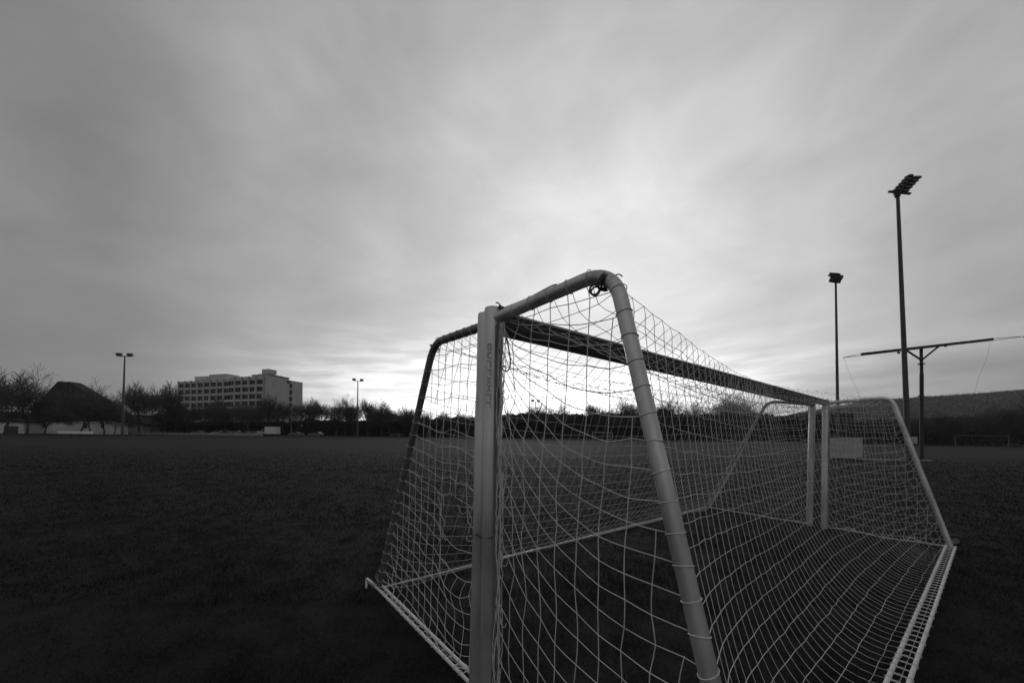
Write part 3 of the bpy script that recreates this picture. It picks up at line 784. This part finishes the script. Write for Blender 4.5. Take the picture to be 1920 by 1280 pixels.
m = MB(); bl_box(m, 1.0, 4.6, .8, 4.4, ZT + .9, ZT + 2.7); m.build('stair_tower', m_wall, root)
m = MB(); bl_box(m, 26, 37, 1.5, 7, ZT - .9, ZT + 1.9); m.build('penthouse', m_wall, root)
m = MB(); bl_box(m, 38.4, 46, 1.5, 7, ZT - .9, ZT + 1.3); bl_box(m, 37, 38.4, 3, 7, ZT - .9, ZT + .9); m.build('penthouse', m_wall, root)
nb_ = 13; pitch = 4.05
m = MB()
for k in range(nb_ + 1):
    s0 = 1.1 + k * pitch; off = -1.0 if s0 < 20 else 0
    bl_box(m, s0 - .42, s0 + .42, off - .35, off, 0, ZT - (.5 if off else .9) + .15)
m.build('pier', m_wall2, root)
for fl in range(7):
    z0 = 3.1 + fl * ST
    m = MB()
    for k in range(nb_):
        s0 = 1.1 + k * pitch; off = -1.0 if s0 < 18 else 0
        bl_box(m, s0 + .42, s0 + pitch - .42, off - .25, off, z0 - .95, z0 + .0)
    m.build('balcony_wall', m_wall, root)
    for k in range(nb_):
        s0 = 1.1 + k * pitch; off = -1.0 if s0 < 18 else 0
        wpos = ((.55, pitch - .5),) if (k * 5 + fl * 3) % 4 else ((1.3, pitch - .5),)
        for (wa, wb) in wpos:
            m = MB(); bl_box(m, s0 + wa, s0 + wb, off - .06, off, z0 + .0, z0 + 1.88); o = m.build('window', m_glass, root)
            m = MB(); bl_box(m, s0 + (wa + wb) / 2 - .06, s0 + (wa + wb) / 2 + .06, off - .10, off - .06, z0 + .2, z0 + 1.72); m.build('frame', m_wall2, o)
    # windows in the end wall slot
    m = MB()
    P = [corner - ud * .04 + wd * d + Vector((0, 0, z)) for d in (9.6, 11.0) for z in (z0 + .1, z0 + 1.9)]
    Q = [p_ + ud * .3 for p_ in P]
    m.add(P + Q, [(0, 2, 3, 1), (4, 5, 7, 6), (0, 1, 5, 4), (2, 6, 7, 3), (0, 4, 6, 2), (1, 3, 7, 5)]); m.build('window', m_glass, root)

# ------------------------------------------------------------------ houses on the left
def gable_house(name, label, Y, prof, depth, wall_pts, cat='house', wallm=None):
    """prof: roof outline in photo pixels at depth Y; the roof runs back by depth"""
    c = at(prof[0][0], 806, Y); c.z = 1.5
    root = empty(name, (c.x, Y, g(Y)), label, cat)
    P = [at(x, y, Y) for x, y in prof]
    m = MB(); m.prism([p_ for p_ in P], Vector((0, 0, 0)), Vector((0, depth, 0))); rf = m.build('roof', m_roof, root)
    m = MB()
    for (x0, x1, y0, y1) in wall_pts:
        a, b = at(x0, y0, Y + .5), at(x1, y1, Y + .5)
        m.prism([Vector((a.x, Y + .5, a.z)), Vector((b.x, Y + .5, a.z)), Vector((b.x, Y + .5, g(Y) - .2)), Vector((a.x, Y + .5, g(Y) - .2))], Vector((0, 0, 0)), Vector((0, depth - 1, 0)))
    m.build('wall', wallm or m_wallw, root)
    return root, rf
h, rf = gable_house('clubhouse', 'big steep dark roofed house with a long low white wall', 104,
    [(58, 789), (58, 768), (108, 715), (115.5, 714.5), (118, 720), (123, 720), (124.5, 716), (128.5, 715), (150, 728), (190, 751), (228, 776), (228, 791)], 3, [(60, 226, 790, 806)])
for x in (84, 160, 192):
    m = MB(); a = at(x, 794, 104.4); m.box((a.x, 104.45, a.z - .6), (.9, .12, 1.3)); m.build('window', m_glass, h)
m = MB(); a = at(118, 745, 103.8); m.box((a.x, 103.95, a.z), (3.2, .1, .4)); m.box((a.x, 103.95, a.z - 1.0), (3.0, .1, .25)); m.build('window', m_glass, rf)
h, rf = gable_house('garage', 'low white garage with a dark open gateway at the left edge', 100, [(-60, 791), (-60, 786), (20, 785), (46, 788), (46, 791)], 10, [(-58, 45, 790, 806)])
m = MB(); a = at(20, 800, 100.4); m.box((a.x, 100.45, 2.0), (3.9, .12, 2.4)); m.build('gateway', m_steel_d, h)
gable_house('small_house', 'small pale gabled house right of the leftmost mast', 118, [(233, 795), (238, 785), (252, 781), (272, 795)], 9, [(238, 268, 793, 812)], wallm=m_wall2)
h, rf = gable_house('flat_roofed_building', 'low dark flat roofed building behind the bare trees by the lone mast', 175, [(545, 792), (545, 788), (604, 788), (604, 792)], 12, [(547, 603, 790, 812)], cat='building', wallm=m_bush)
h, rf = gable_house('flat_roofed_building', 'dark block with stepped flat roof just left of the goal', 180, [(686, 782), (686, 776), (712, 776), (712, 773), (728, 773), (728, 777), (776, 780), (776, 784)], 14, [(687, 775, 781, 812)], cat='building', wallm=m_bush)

# ------------------------------------------------------------------ long white barrier, perimeter rail, van, cars
a, b = at(111, 810, 62), at(172, 810, 62)
root = empty('long_bench', (a.x, 62, g(62)), 'long low white bench in front of the steep roofed house', 'bench')
m = MB(); m.box(((a.x + b.x) / 2, 62, a.z), (b.x - a.x, .35, .42)); m.build('seat', mat('fresh_white_paint', .85, .5, var=.05), root)
for t in (.05, .35, .65, .95):
    m = MB(); m.box((a.x + (b.x - a.x) * t, 62, (g(62) + a.z - .15) / 2), (.12, .25, a.z - .15 - g(62))); m.build('leg', m_steel_d, root)
a, b = at(228, 814, 108), at(492, 816.5, 108)
root = empty('field_rail', (a.x, 108, g(108)), 'low pale rail along the far left side of the field', 'rail')
zt = g(108) + .62
m = MB(); m.bar((a.x, 108, zt), (b.x, 108, zt), .12, .16); m.bar((a.x, 108, zt - .38), (b.x, 108, zt - .38), .05, .05); m.build('bar', m_wall2, root)
m = MB(); m.box(((a.x + b.x) / 2, 108.08, zt - .3), (b.x - a.x, .04, .56)); m.build('board', m_board, root)
for i in range(26):
    m = MB(); x = a.x + (b.x - a.x) * (i + .5) / 26; m.box((x, 108, (zt + g(108)) / 2 - .05), (.09, .09, zt - g(108) - .1)); m.build('post', m_steel, root)
# box van
a, b = at(493, 813, 114), at(522, 813, 114); z0 = g(114)
root = empty('box_van', (a.x, 114, z0), 'white box van parked below the apartment block', 'van')
m = MB(); m.box(((a.x + b.x) / 2 + .6, 114, z0 + 1.75), (b.x - a.x - 1.3, 2.1, 2.3)); m.build('cargo_box', m_white, root)
m = MB(); x0 = a.x + .02
m.prism([Vector((x0, 113, z0 + .4)), Vector((x0 + 1.35, 113, z0 + .4)), Vector((x0 + 1.35, 113, z0 + 2.1)), Vector((x0 + .6, 113, z0 + 2.1)), Vector((x0 + .05, 113, z0 + 1.3))], Vector((0, 0, 0)), Vector((0, 2, 0)))
cabo = m.build('cab', m_board, root)
m = MB(); m.box((x0 + .85, 112.97, z0 + 1.65), (.6, .06, .6)); m.build('window', m_glass, cabo)
for s_ in (1.0, b.x - a.x - 1.1):
    m = MB(); m.tube([(a.x + s_, 112.9, z0 + .36), (a.x + s_, 113.25, z0 + .36)], .36, 14); m.build('wheel', m_rubber, root)
def car(px, Y, mt, label, flip=False):
    c = at(px, 813, Y); z0 = g(Y); s_ = -1 if flip else 1
    root = empty('parked_car', (c.x, Y, z0), label, 'car', 'cars parked beyond the field')
    def prof(pts): return [Vector((c.x + s_ * x, Y - .85, z0 + z)) for x, z in pts]
    m = MB(); m.prism(prof([(-2.1, .3), (2.1, .3), (2.15, .75), (1.9, .88), (1.05, .98), (.45, 1.42), (-.9, 1.45), (-1.7, 1.02), (-2.1, .92)]), Vector((0, 0, 0)), Vector((0, 1.7, 0))); bo = m.build('body', mt, root)
    m = MB(); m.prism([p_ + Vector((0, -.03, 0)) for p_ in prof([(.9, .98), (.4, 1.36), (-.85, 1.38), (-1.45, 1.02)])], Vector((0, 0, 0)), Vector((0, 1.76, 0))); m.build('windows', m_glass, bo)
    for x in (-1.3, 1.3):
        for y_ in (-.88, .62):
            m = MB(); m.tube([(c.x + s_ * x, Y + y_, z0 + .32), (c.x + s_ * x, Y + y_ + .25, z0 + .32)], .32, 14); w_ = m.build('wheel', m_rubber, root)
            m = MB(); m.tube([(c.x + s_ * x, Y + y_ - .01, z0 + .32), (c.x + s_ * x, Y + y_ + .1, z0 + .32)], .18, 10); m.build('rim', m_alu_d, w_)
    return root
car(556, 114, m_carp, 'pale car just right of the mast before the apartment block')
car(593, 114, m_carp, 'pale car standing alone left of the slender lone mast', True)
car(743, 120, m_card, 'dark car half hidden by trees left of the goal')
for i, (px, w_) in enumerate(((374, 'leftmost car of the row behind the low rail'), (410, 'second car from the left behind the low rail'), (426, 'third car from the left behind the low rail'), (444, 'middle car of the row behind the low rail, below the block'), (462, 'fifth car from the left behind the low rail'), (479, 'car next to the white box van, left of it'))):
    car(px, 113 + (i % 2) * 1.5, m_board if i % 2 else m_carp, w_, bool(i % 2))
# lamp post globe
c = at(566, 798, 132); root = empty('street_lamp', (c.x, 132, 1.5), 'small globe street lamp behind the pale car', 'street lamp')
m = MB(); m.tube([(c.x, 132, 1.5), (c.x, 132, c.z - .2)], .06, 6); m.build('pole', m_steel_d, root)
m = MB(); m.tube([(c.x, 132, c.z - .3), (c.x, 132, c.z - .15), (c.x, 132, c.z + .15), (c.x, 132, c.z + .3)], [.15, .35, .35, .12], 12); m.build('globe', m_white, root)

# ------------------------------------------------------------------ bare winter trees
def branch_tree(seed, H, spread, upright, levels=(7, 6, 6, 7), trunk_frac=.28, tw=.035):
    r = np.random.default_rng(seed)
    segs = [[], []]       # (p0,p1,r0,r1) ; 0 = trunk and limbs, 1 = crown
    def rot(d, a, phi):
        d = d / np.linalg.norm(d); o = np.cross(d, [0, 0, 1.]) if abs(d[2]) < .95 else np.cross(d, [1., 0, 0]); o /= np.linalg.norm(o)
        q = np.cross(d, o); return d * math.cos(a) + (o * math.cos(phi) + q * math.sin(phi)) * math.sin(a)
    def grow(p, d, L_, rad, lev):
        n = 3 if lev < 2 else 2
        pts = [p]; dd = d.copy()
        for i in range(n):
            dd = dd + r.normal(0, .10 + .03 * lev, 3) + np.array([0, 0, .16 * upright]); dd /= np.linalg.norm(dd)
            pts.append(pts[-1] + dd * L_ / n)
        rr = np.linspace(rad, max(rad * .45, tw * .45), n + 1)
        for i in range(n): segs[0 if lev < 2 else 1].append((pts[i], pts[i + 1], rr[i], rr[i + 1]))
        if lev >= len(levels): return
        k = levels[lev]
        for c in range(k):
            t = (.35 + .65 * (c + 1) / k) if lev else (.62 + .38 * (c + 1) / k)
            i = min(n - 1, int(t * n - 1e-6)); f_ = t * n - i
            q = pts[i] * (1 - f_) + pts[i + 1] * f_
            a = (.42 + r.random() * .36) * spread * (1.0 if c < k - 1 else .25); phi = c * 2.4 + r.random()
            grow(q, rot(dd if c == k - 1 else (pts[i + 1] - pts[i]), a, phi), L_ * (.60 + .12 * r.random()) * ((1.45 if lev == 0 else 1) if c < k - 1 else (1.7 if lev == 0 else 1.05)), rad * (.55 if lev else .42), lev + 1)
    grow(np.zeros(3), np.array([0, 0, 1.]), H * trunk_frac * 1.3, H * .022, 0)
    out = []
    for sg in segs:
        a = np.array([s_[0] for s_ in sg]); b = np.array([s_[1] for s_ in sg]); ra = np.array([s_[2] for s_ in sg]); rb = np.array([s_[3] for s_ in sg])
        out.append((a, b, np.maximum(ra, tw * .5), np.maximum(rb, tw * .4)))
    zmax = np.percentile(out[1][1][:, 2], 98.5); sc = H / zmax
    res = []
    for (a, b, ra, rb) in out:
        a, b = a * sc, b * sc; t = b - a; t /= np.linalg.norm(t, axis=1)[:, None] + 1e-9
        up = np.where(np.abs(t[:, 2:3]) > .9, np.array([[1., 0, 0]]), np.array([[0, 0, 1.]]))
        x = np.cross(t, up); x /= np.linalg.norm(x, axis=1)[:, None]; y = np.cross(t, x)
        k = 3; V = []
        for q, rr in ((a, ra), (b, rb)):
            for j in range(k):
                an = 2 * math.pi * j / k; V.append(q + (x * math.cos(an) + y * math.sin(an)) * rr[:, None])
        V = np.stack(V, 1).reshape(-1, 3); m_ = len(a)
        f_ = np.array([[j, (j + 1) % k, k + (j + 1) % k, k + j] for j in range(k)])
        Fq = (np.arange(m_)[:, None, None] * 6 + f_[None]).reshape(-1, 4)
        res.append((V, Fq))
    return res
kinds = [  # seed, height, spread, upright, twig
    (1, 13, 1.05, .6, .055), (2, 12, .95, 1.0, .055), (3, 14, 1.25, .4, .055), (4, 11, 1.0, .8, .055), (5, 15, .7, 1.4, .05), (6, 10, 1.2, .5, .055)]
protos = []
for (sd_, H, sp, upw, tw) in kinds:
    res = branch_tree(sd_, H, sp, upw, tw=tw)
    mes = []
    for (nm, (V, Fq), mt) in zip(('trunk', 'crown'), res, (m_bark, m_twig)):
        o = npmesh(nm, V, Fq, mt); mes.append(o.data); bpy.data.objects.remove(o)
    protos.append((H, mes))
def tree(px, topy, Y, k, label, group='bare trees along the far side of the field', wide=1.0):
    H, mes = protos[k]; c = at(px, topy, Y); z0 = g(Y) - .05
    s_ = (c.z - z0) / H
    root = empty('bare_tree', (c.x, Y, z0), label, 'tree', group)
    root.scale = (s_ * wide, s_ * wide, s_); root.rotation_euler = (0, 0, random.uniform(0, 6.28))
    for nm, me in zip(('trunk', 'crown'), mes):
        o = bpy.data.objects.new(nm, me); COL.objects.link(o); o.parent = root
T = [ # px, top y, depth, kind, label
 (10, 697, 84, 2, 'tall spreading bare tree at the left edge of the photo'),
 (-45, 700, 88, 0, 'bare tree cut off by the left edge'),
 (52, 716, 86, 2, 'spreading bare tree with thick trunk before the white wall', ),
 (84, 748, 92, 5, 'low bare tree in front of the steep roof, left part'),
 (150, 724, 90, 2, 'bare tree before the right slope of the steep roof'),
 (170, 735, 88, 0, 'bare tree overlapping the lower right of the steep roof'),
 (196, 742, 92, 3, 'bare tree just left of the leftmost mast'),
 (215, 762, 94, 5, 'small bare tree touching the leftmost mast from the left'),
 (262, 723, 112, 1, 'tall rounded bare tree right of the leftmost mast'),
 (284, 738, 114, 0, 'bare tree between the two tall ones left of the block'),
 (309, 724, 112, 1, 'tall bare tree left of the apartment block'),
 (330, 745, 115, 3, 'bare tree at the left corner of the apartment block'),
 (352, 752, 120, 0, 'bare tree before the leftmost windows of the block'),
 (380, 748, 119, 5, 'bare tree before the block below its left rooftop box'),
 (402, 742, 121, 1, 'bare tree before the block below its right rooftop box'),
 (425, 750, 119, 3, 'bare tree before the middle of the block'),
 (447, 747, 120, 0, 'wide bare tree before the middle windows of the block'),
 (470, 748, 118, 2, 'bare tree before the right windows of the block'),
 (490, 745, 120, 3, 'bare tree at the corner of the block above the van'),
 (512, 738, 121, 1, 'tall thin bare tree before the end wall of the block'),
 (530, 752, 120, 4, 'bare tree before the end wall beside the mast'),
 (556, 748, 122, 0, 'bare tree at the right end of the block'),
 (578, 754, 128, 1, 'thin bare tree right of the block'),
 (603, 758, 140, 4, 'faint thin tree between the block and the round crowned tree'),
 (630, 751, 124, 2, 'round crowned bare tree left of the slender mast'),
 (648, 762, 126, 0, 'bare tree touching the slender mast from the left'),
 (690, 755, 130, 4, 'pale thin tree right of the slender mast'),
 (664, 758, 128, 3, 'bare tree behind the slender mast'),
 (716, 764, 126, 1, 'bare tree before the stepped flat roof'),
 (733, 757, 128, 2, 'round bare tree above the stepped flat roof'),
 (758, 766, 134, 0, 'bare tree just left of the goal'),
 (775, 772, 134, 3, 'bare tree behind the left slanting tube of the goal'),
 (800, 775, 136, 0, 'bare tree seen through the left net beside the tube'),
 (826, 778, 138, 1, 'bare tree seen through the middle of the left net'),
 (850, 778, 138, 5, 'bare tree seen through the left net, third from the tube'),
 (876, 776, 138, 0, 'bare tree seen through the left net close to the post'),
 (958, 775, 140, 3, 'bare tree just right of the near post'),
 (984, 768, 140, 2, 'bare tree below the small far mast'),
 (1012, 764, 140, 0, 'bare tree right of the small far mast'),
 (1034, 766, 140, 5, 'bare tree over the hedge in the middle of the near net'),
 (1068, 774, 142, 3, 'low bare tree seen through the middle of the near net'),
 (1112, 761, 142, 4, 'narrow tree above the tiny far goal'),
 (1135, 768, 140, 3, 'bare tree right of the narrow tree'),
 (1166, 757, 136, 2, 'large bare tree left of the sloping near tube'),
 (1196, 755, 138, 0, 'large bare tree behind the sloping near tube'),
 (1238, 757, 138, 3, 'bare tree right of the sloping near tube'),
 (1262, 760, 138, 0, 'bare tree in the dip right of the sloping tube'),
 (1290, 757, 136, 2, 'bare tree left of the big round one'),
 (1345, 745, 128, 2, 'big round bare tree under the crossbar'),
 (1378, 752, 130, 0, 'right half neighbour of the big round tree'),
 (1402, 762, 134, 3, 'bare tree right of the big round one'),
 (1432, 772, 138, 0, 'bare tree by the far corner of the left goal net'),
 (1655, 790, 95, 0, 'dark tree before the hill behind the far right net tube'),
 (1700, 785, 92, 3, 'dark tree before the hill at the tallest mast'),
 (1745, 778, 92, 2, 'dark tree before the hill right of the boom mast'),
 (1790, 775, 90, 0, 'dark tree above the left post of the right far goal'),
 (1835, 770, 90, 2, 'dark tree above the middle of the right far goal'),
 (1880, 762, 88, 0, 'dark tree above the right post of the right far goal'),
 (1925, 755, 86, 2, 'dark tree at the right edge of the photo'),
 (1975, 750, 84, 0, 'bare tree cut off by the right edge'),
]
for t_ in T: tree(t_[0], t_[1] - (3 if 570 < t_[0] < 1450 else (-8 if 325 < t_[0] < 560 else 0)), *t_[2:5])

# undergrowth and hedges: a mass of fine twigs along the far side
def mass(name, label, segs, m_, size=(.25, .6), dens=1.0, cat='undergrowth'):
    Vs = []
    for (x0, x1, yt0, yt1, Y, dep, cnt) in segs:
        t = rng.random(cnt); px = x0 + (x1 - x0) * t
        top = yt0 + (yt1 - yt0) * t
        nz_ = np.array([mnoise.noise((p_ * .045, Y * .3, 0)) * 5 + mnoise.noise((p_ * .17, Y * .3, 4)) * 3 for p_ in px])
        top = top + nz_
        yy = Y + rng.uniform(-dep, dep, cnt)
        X = (px - CX) * yy / F
        horiz = HY + (px - CX) * ROLL
        ztop = CAMH + (horiz - top) * yy / F
        z0 = np.array([g(q) for q in yy])
        z = z0 + (ztop - z0) * (1 - rng.random(cnt) ** 1.5 * 1.0)
        z = z0 + (ztop - z0) * rng.random(cnt) ** .85
        s_ = rng.uniform(size[0], size[1], cnt)
        d = rng.normal(0, 1, (cnt, 3)); d[:, 2] = np.abs(d[:, 2]) * 1.3; d /= np.linalg.norm(d, axis=1)[:, None]
        e = rng.normal(0, 1, (cnt, 3)); e /= np.linalg.norm(e, axis=1)[:, None]
        c = np.stack([X, yy, z], 1)
        Vs.append(np.stack([c + e * s_[:, None] * .35, c - e * s_[:, None] * .35, c + d * s_[:, None] * 1.2], 1).reshape(-1, 3))
    V = np.concatenate(Vs)
    return tag(npmesh(name, V, np.arange(len(V)).reshape(-1, 3), m_), label, cat, kind='stuff')
mass('undergrowth', 'dark mass of twiggy undergrowth and hedge along the far side of the field', [
    (-80, 60, 768, 776, 125, 3, 9000), (225, 340, 782, 778, 127, 3, 14000), (330, 560, 792, 792, 130, 3, 22000), (560, 780, 788, 790, 142, 5, 45000), (560, 1600, 808, 814, 141, 3, 60000),
    (770, 960, 788, 780, 146, 5, 40000), (950, 1080, 776, 778, 146, 5, 34000), (1080, 1240, 778, 776, 146, 5, 34000), (1230, 1450, 778, 778, 146, 5, 50000), (1420, 1600, 784, 776, 140, 6, 40000)], m_bush, (.45, .95))
mass('hedge', 'dark tall hedge before the hill on the right', [(1560, 1760, 790, 786, 100, 4, 16000), (1740, 2050, 786, 772, 95, 4, 22000)], m_bush, (.25, .6), cat='hedge')

# ------------------------------------------------------------------ wooded hill on the right
def hill():
    nx, ny = 260, 46; V = []; 
    m_h = mat('wooded_hillside', 0.028, 1.0, var=.25, scale=.03)
    for j in range(ny):
        for i in range(nx):
            px = 1380 + (2500 - 1380) * i / (nx - 1)
            if px < 1440: rt = 788
            elif px < 1620: rt = 788 - (px - 1440) * 31 / 180
            elif px < 1750: rt = 757 - (px - 1620) * 7 / 130
            else: rt = 750 - (px - 1750) * 13 / 170
            rt = max(rt, 705)
            f_ = j / (ny - 1); Y = 380 + 420 * f_
            X = (px - CX) * 800 / F * (0.55 + .45 * f_) 
            zt = CAMH + (HY + (px - CX) * ROLL - rt) * 800 / F
            z = 1.0 + (zt - 1.0) * (math.sin(f_ * math.pi / 2) ** .9)
            z += mnoise.noise((X * .012, Y * .012, 0)) * 3 * f_ * min(1, (2 - f_)) + mnoise.noise((X * .11, Y * .11, 3)) * 2.2
            V.append((X, Y, z))
    # back slope
    for i in range(nx):
        X, Y, z = V[(ny - 1) * nx + i]; V.append((X * 1.02, Y + 300, -2))
    Fq = [(j * nx + i, j * nx + i + 1, (j + 1) * nx + i + 1, (j + 1) * nx + i) for j in range(ny) for i in range(nx - 1)]
    m = MB(); m.add(V, Fq); return m.build('hill', m_h), V, nx, ny
ho, HV, hnx, hny = hill()
tag(ho, kind='structure')
# canopy on the hill
cnt = 110000; Vs = []
HVa = np.array(HV[:hnx * hny]).reshape(hny, hnx, 3)
jj = rng.integers(0, hny, cnt); ii = rng.integers(0, hnx - 1, cnt); tt_ = rng.random(cnt)[:, None]
jj = np.where(rng.random(cnt) < .35, hny - 1, jj)
c = HVa[jj, ii] * (1 - tt_) + HVa[jj, ii + 1] * tt_; c = c + rng.normal(0, 1, c.shape) * np.array([2.5, 2.5, .9]) + np.array([0, 0, .8])
e = rng.normal(0, 1, (cnt, 3)); e /= np.linalg.norm(e, axis=1)[:, None]; d = rng.normal(0, 1, (cnt, 3)); d[:, 2] = np.abs(d[:, 2]); d /= np.linalg.norm(d, axis=1)[:, None]
s_ = rng.uniform(1.0, 2.2, cnt)[:, None]
V = np.stack([c + e * s_ * .5, c - e * s_ * .5, c + d * s_ * 1.1], 1).reshape(-1, 3)
tag(npmesh('hill_wood', V, np.arange(len(V)).reshape(-1, 3), mat('far_wood_twigs', .026, 1.0, var=.4, scale=.015)), 'far bare woodland covering the hill on the right', 'woodland', kind='stuff')

# ------------------------------------------------------------------ thin evening haze
m = MB(); m.box((200, 640, 120), (3400, 1500, 262))
hz = m.build('haze', bpy.data.materials.new('haze_air'))
hm = hz.data.materials[0]; hm.use_nodes = True; t = hm.node_tree; t.nodes.clear()
pv = t.nodes.new('ShaderNodeVolumePrincipled'); pv.inputs['Density'].default_value = 0.00018; pv.inputs['Color'].default_value = (.85, .85, .85, 1)
mo = t.nodes.new('ShaderNodeOutputMaterial'); t.links.new(pv.outputs[0], mo.inputs['Volume'])
tag(hz, 'thin grey evening haze over the field', 'haze', kind='stuff')
